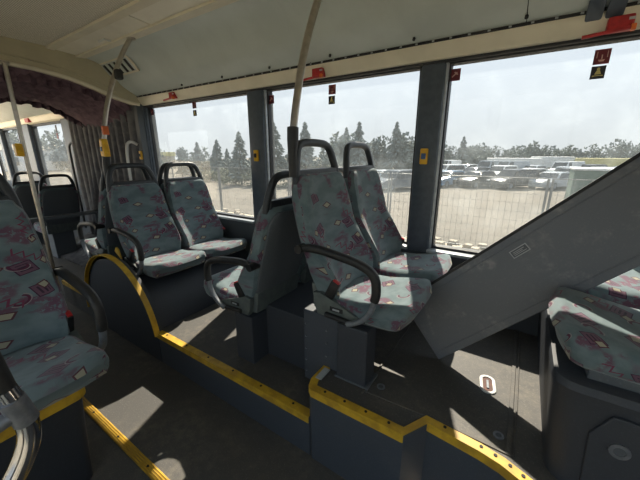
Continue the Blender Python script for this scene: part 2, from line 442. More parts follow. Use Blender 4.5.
screws(L(q[5:], o2), 0, 6, '', t, .018)
MB().prism(L([(-.676, .995), (-.645, .995), (-.645, 1.075), (-.676, 1.075)], o2), .005, .009).build('worn_patch', 'label', t, plabel='worn white patch on the rounded corner')
# aisle floor strip
t = thing('floor_strip', 'ribbed yellow strip lying along the aisle floor beside the nearest podium', 'floor strip', (-1.5, .47, ZF))
m = MB().box(-.68, 1.9, -.022, .022, 0, .006, .002)
m.build('strip_base', 'nosing', t)
for k in range(4): MB().box(-.68, 1.9, -.017+k*.010, -.0125+k*.010, .006, .009).build('rib', 'yellow', t)
for k in range(6):
    MB().cyl((-.6+k*.28, .0, .006), (-.6+k*.28, .0, .0105), .006, 10).build('screw', 'dark', t)

# floor fittings
t = thing('floor_latch', 'white oval ring with a rusty brown recess set in the sunlit floor', 'floor latch', (.0, 1.39, Z2), math.radians(8))
pts = [(.026*math.cos(a)*1.0, .026*math.sin(a)+(.03 if math.sin(a) > 0 else -.03)) for a in [2*PI*k/28 for k in range(28)]]
m = MB().sweep([(x, y, .003) for x, y in pts], rrect(.013, .006, .002, 2), closed=True); m.build('ring', 'white', t, 40)
MB().prism([(x*.75, y*.85) for x, y in pts], .0005, .002).build('recess', 'brown', t)
MB().box(-.005, .005, -.028, .028, .002, .006, .001).build('bolt', 'greymetal', t)
for (x, y, lab) in ((.062, 1.117, 'round grey floor plug near the kinked yellow edging, close to the floor seam'), (-.40, 1.112, 'round dark floor plug just right of the big pair pedestal')):
    t = thing('floor_plug', lab, 'floor plug', (x, y, Z2), 0, 'floor plugs on the upper platform')
    MB().ring((0, 0, 0), (0, 0, 1), .018, .011, .005).build('rim', 'casting', t, 40)
    MB().cyl((0, 0, 0), (0, 0, .003), .011).build('cap', 'shell', t)

# wheel arch box ---------------------------------------------------------------
CX, CZ, AX, AZ = -2.45, .35, .525, .525
t = thing('wheel_arch_box', 'dark rounded wheel arch box edged in yellow under the left rear seats', 'wheel arch', (CX, .94, Z1))
def arc(ax, az, n=28, a0=0, a1=PI): return [(ax*math.cos(a0+(a1-a0)*k/n), CZ-Z1+az*math.sin(a0+(a1-a0)*k/n)) for k in range(n+1)]
body = [p for p in arc(AX-.02, AZ-.09) if p[1] > 0.001]
body = [(body[0][0], 0)]+body+[(body[-1][0], 0)]
MB().prism(body, .03, 1.03, 'y').build('box_body', 'podium', t, 40)
side = arc(AX, AZ); side = [(side[0][0], ZF-Z1+.002)]+side+[(side[-1][0], ZF-Z1+.002)]
MB().prism(side, -.012, .032, 'y').build('side_cover', 'podium', t, 40)
a = arc(AX+.008, AZ+.008, 32, .12, PI)
a = a+[(a[-1][0], -.1)]
MB().sweep([(x, -.01, z) for x, z in a], [(-.008, .010), (.030, .010), (.030, -.002), (-.001, -.002), (-.001, -.026), (-.008, -.026)], up=(0, 1, 0)).build('arch_edging', 'yellow', t, 30)
MB().prism([(.16, .53), (.235, .485), (.21, .55), (.185, .56)], -.03, -.02, 'y').build('torn_flap', 'yellow', t)
t = thing('step_edging', 'short yellow edging in the shade beyond the wheel arch, seen past the nearest armrest', 'edging', (-3.25, .935, Z1))
edge_trim([(-.33, -.003), (.26, -.003)], 0).build('edge_strip', 'yellow', t)
screws([(-.33, -.003), (.26, -.003)], 0, 3, '', t)

# ------------------------------------------------------------------ seats
W = .21
def back_half(t):   # half width of the backrest along its height
    return interp([(0, .195), (.2, .21), (.45, .218), (.7, .212), (.9, .201), (1, .190)], t)[0]
BF = [(0, .07, .37), (.12, -.095, .44), (.3, -.125, .54), (.55, -.155, .68), (.8, -.185, .82), (1, -.2, .93)]
BFc = [(0, -.085, .375), (.12, -.105, .44), (.3, -.138, .54), (.55, -.182, .67), (.8, -.218, .80), (1, -.245, .90)]
BR = [(0, -.15, .36), (.12, -.185, .44), (.3, -.215, .54), (.55, -.258, .67), (.8, -.292, .80), (1, -.315, .89)]
def make_back():
    m = MB(); rows = []; NT_ = 22
    us = [-1, -.985, -.93, -.8, -.6, -.35, 0, .35, .6, .8, .93, .985, 1]
    for i in range(NT_+1):
        t = i/NT_; w = back_half(t)
        xf, zf = interp(BFc, t); xr, zr = interp(BR, t)
        k = 1.0
        if t > .93: k = 1-.06*((t-.93)/.07)**2
        row = []
        for u in us:       # front: bolsters forward, centre hollow, padded rolls across
            b = (.030+.070*max(0, 1-abs(t-.16)/.36))*max(0, (abs(u)-.45)/.55)**1.5 - .052*max(0, (abs(u)-.86)/.14)**2
            roll = .004*math.sin(t*PI*3)
            row.append((xf+b+roll*(1-abs(u)), u*w*k, zf))
        for u in (.985, .9, .5, 0, -.5, -.9, -.985):
            e = .018*max(0, (abs(u)-.85)/.15)**2
            row.append((xr+e, u*w*k, zr))
        rows.append(row)
    # rounded top edge
    last = rows[-1]; c = Vector((sum(p[0] for p in last)/len(last), 0, 0))
    rows.append([(c.x+(p[0]-c.x)*.8, p[1]*.97, p[2]+.014) for p in last])
    rows.append([(c.x+(p[0]-c.x)*.3, p[1]*.90, p[2]+.02) for p in last])
    m.grid(rows, closev=True, caps=True, uvs=lambda a, b: ((b*.0345)+.03, a*.026+.4))
    return m
def make_shell():
    m = MB(); rows = []
    for i in range(15):
        t = .02+i/14*.95; w = back_half(t)*.9
        if t > .8: w *= 1-.3*((t-.8)/.2)**3
        if t < .1: w *= .9+t
        xr, zr = interp(BR, t)
        rows.append([(xr+.02, -w, zr), (xr-.008, -w*.985, zr), (xr-.017, -w*.9, zr), (xr-.02, -w*.4, zr), (xr-.02, w*.4, zr), (xr-.017, w*.9, zr), (xr-.008, w*.985, zr), (xr+.02, w, zr)])
    m.grid(rows, closev=True, caps=True); return m
CT = [(0, -.15, .375), (.2, -.08, .372), (.5, .06, .378), (.78, .20, .402), (.92, .268, .412), (.975, .292, .402), (1, .30, .38)]
def make_cushion():
    m = MB(); rows = []; N = 20
    us = [-1, -.96, -.85, -.6, -.3, 0, .3, .6, .85, .96, 1]
    for i in range(N+1):
        t = i/N; x, z = interp(CT, t)
        w = interp([(0, .195), (.3, .208), (.7, .214), (.88, .212), (.96, .204), (1, .188)], t)[0]
        zb = interp([(0, .305), (.5, .30), (.85, .305), (.95, .315), (1, .335)], t)[0]
        row = []
        for u in us:
            dz = .010*max(0, (abs(u)-.5)/.45)**1.5 if abs(u) < .9 else .010-.05*((abs(u)-.9)/.1)**2
            xx = x-.035*abs(u)**4*(t**6)
            row.append((xx, u*w, max(z+dz-.004, zb+.02)))
        for u in (1, .93, .5, 0, -.5, -.93, -1):
            row.append((x-.035*abs(u)**4*(t**6)-.02*t**8, u*w*(1 if abs(u) < .99 else .995), zb+(.016 if abs(u) > .98 else 0)))
        rows.append(row)
    m.grid(rows, closev=True, caps=True, uvs=lambda a, b: (b*.0420+1.3, a*.022+2.1)); return m
def make_handle():
    m = MB()
    path = [(-.276, -.180, .875), (-.283, -.172, .94), (-.294, -.152, 1.005), (-.300, -.134, 1.040), (-.304, -.106, 1.056), (-.305, -.06, 1.061), (-.306, 0, 1.062)]
    path = path+[(x, -y, z) for x, y, z in path[-2::-1]]
    path = smoothpath(path, 2)
    m.sweep(path, rrect(.036, .034, .013, 3), up=(1, 0, 0)); return m
def make_bridge():
    return MB().prism([(-.178, .875), (.178, .875), (.168, .94), (-.168, .94)], -.302, -.266, 'x', .008)
def make_pan():
    m = MB()
    m.prism([(-.18, .30), (-.10, .285), (.05, .283), (.20, .29), (.24, .302), (.2, .312), (-.1, .315), (-.15, .36), (-.165, .42), (-.195, .42)], -.185, .185, 'y', .006)
    return m
def make_side(s):   # grey green cheek between back and cushion on the arm side
    return MB().prism([(-.165, .39), (-.12, .40), (-.06, .37), (.06, .335), (.10, .31), (.03, .285), (-.14, .285), (-.155, .33)], s*.182, s*.216, 'y', .006)
def make_arm(s):
    y = s*.238
    top = smoothpath([(-.215, y, .60), (-.14, y, .615), (-.02, y, .60), (.08, y, .585), (.15, y, .55), (.158, y, .47), (.15, y, .44)], 2)
    n = len(top)
    sc = [.75+.35*math.sin(PI*min(1, k/(n*.5))) if k < n*.25 else 1.05 for k in range(n)]
    return MB().sweep(top, rrect(.034, .034, .013, 3), up=(0, 1, 0), scale=sc)
def make_armlow(s):
    y = s*.238
    p = smoothpath([(.151, y, .46), (.145, y, .40), (.11, y, .34), (.05, y, .305), (.03, y, .298)], 2)
    return MB().sweep(p, rrect(.022, .026, .008, 3), up=(0, 1, 0))
def pivot(s): return MB().cyl((-.215, s*.195, .60), (-.215, s*.26, .60), .02, 16)
def make_lever(s): return MB().sweep([(-.09, s*.222, .302), (.0, s*.226, .30), (.045, s*.226, .296)], rrect(.022, .024, .008, 3), up=(0, 1, 0))
def make_buckle(s): return MB().box(-.10, -.055, s*.20-.012, s*.20+.012, .38, .47, .006, rot=Matrix.Rotation(.45, 3, 'Y'), at=(-.08, s*.2, .40))
def make_buckbtn(s): return MB().box(-.094, -.061, s*.20-.009, s*.20+.009, .466, .476, .002, rot=Matrix.Rotation(.45, 3, 'Y'), at=(-.08, s*.2, .40))
def make_plate(s): return MB().box(-.07, -.005, s*.216-.004, s*.216+.004, .325, .345, .002)
def make_platetext(s): return MB().box(-.055, -.02, s*.216-.006, s*.216+.006, .331, .339, .001)
SD = {}
def sd(key, fn, mat, smooth=40):
    if key not in SD: SD[key] = fn().data(key, mat, smooth)
    return SD[key]
def make_seat(label, front, yc, base, face=1, arm=0, group=None, buckle=None, mount=None):
    """arm: which side carries the armrest in the seat's own frame (+1 / -1 / 0)"""
    loc = (front-.28*face, yc, base)
    t = thing('bus_seat', label, 'seat', loc, 0 if face > 0 else PI, group)
    link('backrest', sd('backrest', make_back, 'fabric', 50), t)
    link('back_shell', sd('back_shell', make_shell, 'shell'), t)
    link('cushion', sd('cushion', make_cushion, 'fabric', 50), t)
    link('seat_pan', sd('seat_pan', make_pan, 'pan'), t)
    h = link('grab_handle', sd('grab_handle', make_handle, 'handle'), t)
    link('handle_base', sd('handle_base', make_bridge, 'handle'), h)
    if arm:
        link('side_cheek', sd('side_cheek%d' % arm, lambda: make_side(arm), 'pan'), t)
        a = link('armrest', sd('armrest%d' % arm, lambda: make_arm(arm), 'black'), t)
        link('armrest_bracket', sd('armrest_bracket%d' % arm, lambda: make_armlow(arm), 'greymetal'), a)
        link('armrest_pivot', sd('armrest_pivot%d' % arm, lambda: pivot(arm), 'black'), a)
        link('lever', sd('lever%d' % arm, lambda: make_lever(arm), 'black'), t)
        p = link('name_plate', sd('name_plate%d' % arm, lambda: make_plate(arm), 'black'), t)
        link('plate_print', sd('plate_print%d' % arm, lambda: make_platetext(arm), 'label'), p)
    bs = buckle if buckle is not None else arm
    if bs:
        b = link('belt_buckle', sd('belt_buckle%d' % bs, lambda: make_buckle(bs), 'black'), t)
        link('release_button', sd('release_button%d' % bs, lambda: make_buckbtn(bs), 'red'), b)
    if mount:
        mount(t)
    return t
GP = 'patterned bus seats in facing pairs'
def ped(x0, x1, y0, y1, z0, z1, name='pedestal', mat='podium'):
    def f(t): MB().box(x0, x1, y0, y1, z0, z1, .006).build(name, mat, t)
    return f
def ped_big(t):
    MB().box(-.02, .125, -.235, -.13, .0, .285, .006).build('pedestal', 'podium', t)
    MB().box(-.03, .14, -.238, -.12, 0, .010, .003).build('foot_plate', 'shell', t)
make_seat('aisle seat of the big middle pair, sunlit cushion, black armrest, grab pole at its corner', -.30, 1.293, Z2, 1, -1, GP, mount=ped_big)
make_seat('window seat of the big pair in the middle, beside the pillar with a yellow button', -.30, 1.765, Z2, 1, 0, GP, buckle=1, mount=ped(-.1, .06, -.12, .2, 0, .285, 'wall_bracket'))
make_seat('aisle seat of the left pair on the wheel arch box, with a black armrest', -2.015, 1.245, .45, 1, -1, GP, mount=ped(-.08, .05, -.1, .1, .2, .285, 'wall_bracket'))
make_seat('window seat of the left pair on the wheel arch box, beside the first big window', -2.015, 1.69, .45, 1, 0, GP, buckle=1, mount=ped(-.08, .05, -.1, .1, .2, .285, 'wall_bracket'))
def ped_s(t):
    MB().box(-.173, -.035, .08, .225, -.015, .285, .006).build('pedestal', 'podium', t)
    MB().box(-.005, .022, .12, .16, -.015, .285, .004).build('front_leg', 'greymetal', t)
make_seat('seat turned away with dark grey back shell, back to back with the big pair', -1.60, 1.285, Z1+.015, -1, 1, GP, mount=ped_s)
make_seat('window seat turned away, mostly hidden behind the backrests of the big pair', -1.60, 1.735, Z1+.015, -1, 0, GP, mount=ped(-.1, .06, -.2, .1, -.01, .285, 'wall_bracket'))
make_seat('shaded aisle seat turned away behind the left pair, armrest over yellow arch', -3.24, 1.245, .45, -1, 1, GP, mount=ped(-.08, .05, -.1, .1, .1, .285, 'wall_bracket'))
make_seat('shaded window seat turned away behind the left pair, only its handle showing', -3.24, 1.69, .45, -1, 0, GP, mount=ped(-.08, .05, -.1, .1, .1, .285, 'wall_bracket'))
make_seat('nearest seat at the left edge, large shaded teal backrest, on a yellow rimmed podium', -1.155, .18, .505, 1, 1, 'seats across the aisle on the podium', mount=ped(-.2, .02, -.14, .08, .245, .3, 'seat_frame', 'shell'))
make_seat('seat behind the nearest one at the left edge, only its black handle top showing', -2.37, .165, .54, -1, 0, 'seats across the aisle on the podium', mount=ped(-.2, .16, -.16, .16, .2, .3, 'seat_frame', 'shell'))
make_seat('aisle seat at the right edge on tall dark podium, cushion striped by sun', .165, 1.272, .685, -1, 0, 'seats at the right edge', mount=ped(-.2, .2, -.19, .19, .26, .3, 'seat_frame', 'shell'))
make_seat('window seat at the right edge behind the slanting panel, sunlit cushion', .17, 1.764, .70, -1, 0, 'seats at the right edge', mount=ped(-.2, .2, -.19, .19, .26, .3, 'seat_frame', 'shell'))
make_seat('dark seat with its back shell showing beyond the articulation, near the far windows', -5.62, 1.50, .27, -1, 0, 'seats beyond the articulation', mount=ped(-.1, .1, -.12, .12, -.07, .29, 'pedestal', 'shell'))
make_seat('second seat beyond the articulation, only its handle arch showing left of the dark seat', -6.7, 1.50, .27, -1, 0, 'seats beyond the articulation', mount=ped(-.1, .1, -.12, .12, -.07, .29, 'pedestal', 'shell'))

# heater box under the back-to-back seats
t = thing('heater_box', 'long dark box under the back to back seats with a riveted end panel', 'box', (-.9, 1.6, Z1))
MB().prism([(-.34, -.42), (.21, -.42), (.21, .38), (-.34, .38)], 0, .33, 'z', .008).build('box_body', 'podium', t)
pn = MB().box(.09, .285, -.51, -.44, .05, .447, .003).build('end_panel', 'riser', t)
for kx in (.105, .225):
    for kz in (.10, .165, .23, .30, .37):
        MB().cyl((kx, -.508, kz), (kx, -.515, kz), .005, 10).build('rivet', 'casting', pn)

# right podium
t = thing('seat_podium', 'tall dark moulded podium with a round plug at the bottom right corner', 'podium', (.5, 1.51, Z2))
pf = [(-.325, -.475), (.45, -.475), (.45, .53), (-.31, .53)]
m = MB()
rows = []
for z, ins, yi in ((-.39, 0, 0), (.0, 0, 0), (.31, -.03, 0.004), (.34, -.034, -.004), (.36, -.03, .006), (.365, -.005, .02)):
    x0, x1, y0, y1 = -.302+ins, .45, -.475+yi, .46
    r = .06
    pts = [(x0, y1), (x0, y0+r)]+[(x0+r-r*math.cos(a), y0+r-r*math.sin(a)) for a in (PI/8, PI/4, 3*PI/8)]+[(x0+r, y0), (x1, y0), (x1, y1)]
    rows.append([(x, y, z) for x, y in pts])
m.grid(rows, closev=True, caps=True); m.build('podium_body', 'podium', t, 35)
MB().prism([(-.23, .22), (-.19, .30), (.40, .30), (.40, -.3), (-.20, -.3)], -.482, -.472, 'y', .004).build('recessed_panel', 'podium', t)
pl = MB().ring((-.16, -.482, .20), (0, -1, 0), .024, .014, .006).build('plug', 'casting', t, 40)
MB().cyl((-.16, -.482, .20), (-.16, -.486, .20), .014).build('plug_centre', 'shell', pl)

# left podium under the nearest seat
t = thing('seat_podium', 'dark podium with a yellow rim under the nearest seat at the left', 'podium', (-2.0, -.05, ZF))
m = MB(); rows = []
for z, xi in ((0, 0), (.30, .075), (.55, .14)):
    x0, x1, y0, y1 = -1.2, .58+xi, -.41, .37
    r = .035
    pts = [(x0, y0), (x1, y0), (x1, y1-r)]+[(x1-r+r*math.cos(a), y1-r+r*math.sin(a)) for a in (PI/8, PI/4, 3*PI/8)]+[(x1-r, y1), (x0, y1)]
    rows.append([(x, y, z) for x, y in pts])
m.grid(rows, closev=True, caps=True); m.build('podium_body', 'podium', t, 35)
x1, y1, r = .726, .374, .038
q = [(x1, -.41), (x1, y1-r)]+[(x1-r+r*math.cos(a), y1-r+r*math.sin(a)) for a in (PI/10, PI/5, PI*.3, PI*.4)]+[(x1-r, y1), (-1.2, y1)]
edge_trim(q, .555, .03, .04, .006).build('yellow_rim', 'yellow', t)

# ------------------------------------------------------------------ leaning panel
BL = Vector((-.226, 1.455, Z2+.002)); BR_ = Vector((.403, 1.530, 1.204)); TL = Vector((-.459, 1.516, .780))
d = (BR_-BL).normalized(); n = (TL-BL); n = (n-d*n.dot(d)).normalized(); f_ = d.cross(n)   # f_ points away from the window
if f_.y > 0: f_ = -f_
t = thing('partition_panel', 'long scuffed grey panel leaning at a slant in front of the right window', 'panel', BL)
t.rotation_euler = Matrix((d, n, d.cross(n))).transposed().to_euler()
Lg, wd, sgn = 1.165, .328, (1 if d.cross(n).y < 0 else -1)
def strip(a0, a1, b0, b1, h0, h1, bev=0): return MB().box(a0, a1, b0, b1, min(h0*sgn, h1*sgn), max(h0*sgn, h1*sgn), bev)
strip(0, Lg, 0, wd, -.009, .009, .003).build('board', 'panel', t)
strip(0, Lg, wd-.004, wd+.010, -.0115, .0115, .004).build('rubber_edge', 'black', t)
strip(.02, Lg, wd-.036, wd-.031, .008, .012, .001).build('edge_bead', 'panel', t)
strip(.02, Lg, .030, .036, .008, .012, .001).build('edge_bead', 'panel', t)
st = strip(.57, .645, .236, .271, .0085, .0102).build('sticker', 'label', t, plabel='small pale printed sticker')
strip(.574, .641, .240, .267, .0100, .0112).build('sticker_field', 'shell', st)
sm = MB()
for k, (a, b) in enumerate(((.58, .635), (.58, .62), (.58, .63))):
    sm.box(a, b, .245+k*.0065, .248+k*.0065, .0112*sgn-.0008, .0112*sgn+.0008)
sm.build('sticker_print', 'label', st)

# ------------------------------------------------------------------ poles and rails
def pole_thing(label, pts, r=.0165, mat='steel'):
    t = thing('grab_pole', label, 'pole', pts[-1], 0)
    o = Vector(pts[-1])
    MB().tube([Vector(p)-o for p in smoothpath(pts, 3)], r, 14).build('tube', mat, t, 60)
    return t, o
P1 = [(-2.69, 1.455, 2.462), (-2.68, 1.36, 2.32), (-2.665, 1.265, 2.14), (-2.65, 1.17, 1.91), (-2.64, 1.115, 1.7), (-2.635, 1.10, 1.40)]
t, o = pole_thing('bent steel grab pole at the left seat pair with a yellow button', P1)
MB().cyl(Vector((-2.69, 1.455, 2.464))-o, Vector((-2.69, 1.455, 2.448))-o, .032).build('ceiling_flange', 'steel', t, 40)
MB().sweep([Vector(p)-o for p in ((-2.636, 1.115, 1.62), (-2.636, 1.105, 1.52), (-2.636, 1.10, 1.38))], rrect(.05, .05, .02, 3), up=(0, 1, 0)).build('sleeve', 'black', t, 40)
MB().box(-.02, .03, -.02, .03, -.035, .035, .012).build('clamp_block', 'black', t, loc=Vector((-2.632, 1.285, 2.165))-o)
b = MB().prism([(-.03, -.05), (.03, -.05), (.034, -.01), (.022, .075), (-.022, .075), (-.034, -.01)], -.045, .0, 'y', .01).build('stop_button', 'button', t, loc=Vector((-2.615, 1.125, 1.63))-o)
MB().box(-.012, .012, -.05, -.044, -.012, .02, .003).build('push_key', 'blue', b)
MB().box(-.014, .014, -.03, .01, -.03, .03, .004).build('indicator', 'orange', t, loc=Vector((-2.62, 1.14, 1.765))-o)
P2 = [(-.87, 1.47, 2.47), (-.87, 1.40, 2.39), (-.87, 1.31, 2.247), (-.87, 1.205, 2.03), (-.868, 1.135, 1.80), (-.866, 1.105, 1.66), (-.862, 1.10, 1.56)]
t, o = pole_thing('bent steel grab pole rising from the corner of the big seat pair to the ceiling', P2)
MB().cyl(Vector((-.87, 1.47, 2.47))-o, Vector((-.87, 1.47, 2.45))-o, .032).build('ceiling_flange', 'steel', t, 40)
MB().sweep([Vector(p)-o for p in ((-.866, 1.11, 1.71), (-.864, 1.105, 1.66), (-.864, 1.10, 1.60), (-.862, 1.10, 1.50))], rrect(.046, .046, .018, 3), up=(0, 1, 0), scale=[1, 1, .8, .72]).build('sleeve', 'black', t, 40)
P3 = [(-3.5, .885, 2.29), (-3.5, .87, 1.4), (-3.5, .87, ZF)]
t, o = pole_thing('straight vertical grab pole at the far left with a yellow button', P3, .0155)
b = MB().prism([(-.03, -.05), (.03, -.05), (.036, 0), (.03, .05), (-.03, .05), (-.036, 0)], -.05, .0, 'y', .01).build('stop_button', 'button', t, loc=Vector((-3.49, .862, 1.63))-o)
MB().cyl(Vector((-3.5, .885, 2.29))-o, Vector((-3.5, .885, 2.275))-o, .03).build('ceiling_flange', 'steel', t, 40)
# chrome rail close to the camera
t = thing('hand_rail', 'curved chrome hand rail with grey clamp at the bottom left corner', 'hand rail', (-.66, .088, 1.180))
R_ = lambda pts: [Vector(p)-Vector((-.66, .08, 1.2)) for p in pts]
MB().tube(R_([(-.66, .040, 1.42), (-.66, .052, 1.32), (-.66, .060, 1.235)]), .0145, 14).build('sleeve', 'black', t, 60)
MB().tube(R_([(-.66, .058, 1.25), (-.66, .066, 1.205)]), .0155, 14).build('upper_tube', 'chrome', t, 60)
MB().tube(R_(smoothpath([(-.66, .068, 1.20), (-.66, .072, 1.165), (-.66, .066, 1.13), (-.66, .045, 1.09), (-.66, .01, 1.045), (-.66, -.04, 1.0)], 3)), .0165, 16).build('bent_tube', 'chrome', t, 60)
MB().tube(R_(smoothpath([(-.66, .061, 1.228), (-.66, .067, 1.20), (-.66, .071, 1.175)], 2)), .0182, 14).build('clamp', 'casting', t, 60)
MB().tube(R_([(-.66, .066, 1.198), (-.665, .02, 1.185), (-.67, -.06, 1.18)]), .0125, 14).build('cross_clamp', 'casting', t, 60)
# small rails by the articulation
def rail(label, pts, r, mat):
    o = Vector(pts[-1]); t = thing('grab_rail', label, 'rail', o)
    MB().tube([Vector(p)-o for p in smoothpath(pts, 3)], r, 12).build('tube', mat, t, 60)
    return t
rail('pale curved grab rail standing by the bellows behind the left pair', [(-3.70, 1.90, 1.70), (-3.72, 1.84, 1.74), (-3.76, 1.80, 1.69), (-3.76, 1.795, 1.3), (-3.76, 1.795, .9)], .016, 'white')
rail('dark hooked grab rail beside the far window, left of the bellows', [(-5.33, 1.93, 1.70), (-5.38, 1.90, 1.76), (-5.52, 1.88, 1.74), (-5.56, 1.88, 1.64), (-5.56, 1.88, .5)], .016, 'handle')
# yellow buttons on pillars
for x, lab, mk in ((-.528, 'yellow button box on the pillar right of the big seat pair', 'blue'), (-1.925, 'yellow button box on the pillar between first and second window', 'dark'), (-3.646, 'yellow button box by the bellows behind the left pair', 'dark')):
    t = thing('stop_button', lab, 'button', (x, YW-.033 if x > -3 else 1.902, 1.585), 0, 'yellow button boxes on the pillars')
    MB().box(-.022, .022, -.022, .0, -.046, .046, .005).build('case', 'button', t)
    MB().box(-.014, .014, -.027, -.02, -.016, .018, .003).build('push_key', mk, t)
# emergency hammers
for x, z, lab in ((-2.99, 2.15, 'red emergency hammer holder above the first big window'), (-1.29, 2.135, 'red emergency hammer holder above the middle window'), (.235, 2.13, 'red emergency hammer holder above the right window')):
    t = thing('emergency_hammer', lab, 'emergency hammer', (x, 1.95, z), 0, 'emergency hammers above the windows')
    MB().box(-.035, .05, -.03, .02, -.03, .025, .006).build('holder', 'red', t)
    MB().sweep([(-.115, -.036, -.04), (-.02, -.04, -.034), (.05, -.04, -.03)], rrect(.014, .014, .005, 3)).build('handle', 'red', t)
    MB().box(.04, .056, -.05, -.026, -.042, -.018, .003).build('hammer_head', 'orange', t)
    MB().box(.03, .05, -.032, -.028, .002, .012).build('seal_tag', 'label', t)
# stickers on the panes
YS = YW+.033
def sticker(x, z, kind, lab, w=.058, h=.062):
    t = thing('window_sticker', lab, 'sticker', (x, YS, z), 0, 'pictogram stickers on the windows')
    MB().box(-w/2, w/2, -.002, .001, -h/2, h/2, .0005).build('backing', 'maroon' if kind != 'belt' else 'navy', t)
    m = MB()
    if kind == 'belt':      # yellow seated figure
        m.sphere((0, -.003, .014), .006, sy=.4)
        m.prism([(-.006, .008), (.006, .008), (.012, -.008), (-.012, -.008)], -.004, -.0018, 'y')
        m.prism([(-.018, -.012), (.018, -.012), (.02, -.018), (.008, -.015), (-.008, -.015), (-.02, -.018)], -.004, -.0018, 'y')
        m.build('pictogram', 'figyellow', t)
    elif kind == 'exit':    # two uprights with a small hammer shape between
        m.box(-.020, -.017, -.004, -.0018, -.004, .022); m.box(.017, .020, -.004, -.0018, -.004, .022)
        m.box(-.002, .002, -.004, -.0018, -.01, .008)
        m.prism([(-.012, -.012), (.012, -.012), (.008, -.02), (-.008, -.02)], -.004, -.0018, 'y')
        m.build('pictogram', 'figpink', t)
    else:
        m.prism([(-.016, -.008), (.01, .014), (.014, .01), (-.012, -.014)], -.004, -.0018, 'y')
        m.prism([(.0, .016), (.018, .002), (.012, -.002), (-.004, .011)], -.004, -.0018, 'y')
        m.build('pictogram', 'figpink', t)
for x, z1_, z2_, nm in ((.217, 2.029, 1.964, 'right window'), (-1.227, 2.037, 1.969, 'middle window'), (-2.793, 2.058, 1.985, 'first big window')):
    sticker(x, z1_, 'exit', 'upper maroon sticker of the pair on the '+nm); sticker(x-.003, z2_, 'belt', 'lower black sticker with yellow figure on the '+nm, .052, .054)
sticker(-.415, 2.031, 'arrow', 'single maroon sticker in the top left corner of the right window')
sticker(-1.80, 2.021, 'arrow', 'single maroon sticker in the top left corner of the middle window')
sticker(-3.545, 2.045, 'arrow', 'single maroon sticker in the top left corner of the first big window')
# dark square panel pair in the cove (speaker grilles)
t = thing('cove_hatch', 'pair of dark rounded plates in the cove at the top right corner', 'plate', (.182, 1.865, 2.222))
rt = Matrix.Rotation(math.radians(-27), 4, 'X')
for k in (-1, 1):
    m = MB().prism([(p[0]+k*.034, p[1]+.05) for p in rrect(.058, .105, .012, 3)], -.012, .0, 'z', .002)
    o = m.build('plate', 'frame', t)
    o.rotation_euler = (math.radians(-34), 0, 0)
# slatted air vent in the cove
t = thing('air_vent', 'slatted grey air vent in the cove at the left above the bent pole', 'vent', (-3.38, 1.665, 2.392))
t.rotation_euler = (math.radians(-48), 0, 0)
m = MB()
for q in ((-.28, .28, -.075, -.06), (-.28, .28, .06, .075), (-.28, -.262, -.075, .075), (.262, .28, -.075, .075)): m.box(q[0], q[1], q[2], q[3], -.012, .004, .002)
m.build('vent_frame', 'cream', t)
MB().box(-.265, .265, -.062, .062, -.002, .006).build('backing', 'dark', t)
for k in range(6): MB().box(-.26+k*.098, -.215+k*.098, -.06, .06, -.009, -.002, .001).build('slat', 'cove', t)
# button plugs along the cove foot
for k, x in enumerate((-2.75, -2.2, -1.68, -1.16, -.62, -.1)):
    q = Vector((x, 1.893, 2.212))
    struct('trim_cove_clip', MB().cyl(q, q+Vector((0, -.006, -.01)), .008, 10), 'dark')
t = thing('ceiling_handle', 'small white catch on the lamp strip at the top left', 'catch', (-2.95, 1.36, 2.468))
MB().box(-.05, .05, -.006, .006, -.014, 0, .003).build('bar', 'white', t); MB().box(.04, .052, -.006, .05, -.014, 0, .003).build('tab', 'white', t)

# ------------------------------------------------------------------ portal and articulation
def portal_loop(inset, zt):
    # inner outline of the opening in (y, z), from the aisle side to the side wall
    return [(-.3, zt), (.6, zt), (1.1, zt-.012), (1.35, zt-.045), (1.55, zt-.10), (1.72, zt-.16), (1.86, zt-.19), (1.94, zt-.2)]
m = MB()
inn = portal_loop(0, 2.30)
outer = [(2.06, 2.1), (2.06, 2.56), (-.5, 2.56), (-.5, 2.30)]
m.prism(inn+outer, XP-.05, XP+.004, 'x')
struct('wall_front', m, 'beige')
struct('wall_front_jamb', MB().box(XP-.06, XP+.01, 1.90, 2.06, ZF, 2.12).box(XP-.06, XP+.01, -.5, -.40, ZF, 2.32), 'wallgrey')
m = MB().sweep([(XP+.004, y, z+.012) for y, z in smoothpath([(a, b, 0) for a, b in inn], 2) and [(p.x, p.y) for p in smoothpath([(a, b, 0) for a, b in inn], 2)]], rrect(.03, .03, .012, 3), up=(1, 0, 0))
struct('trim_portal_lip', m, 'cream', 40)
m = MB().sweep([(XP+.006, p.x, p.y+.075) for p in smoothpath([(a, b, 0) for a, b in inn[:6]], 2)], rrect(.012, .014, .005, 3), up=(1, 0, 0))
struct('trim_portal_bead', m, 'beige', 40)
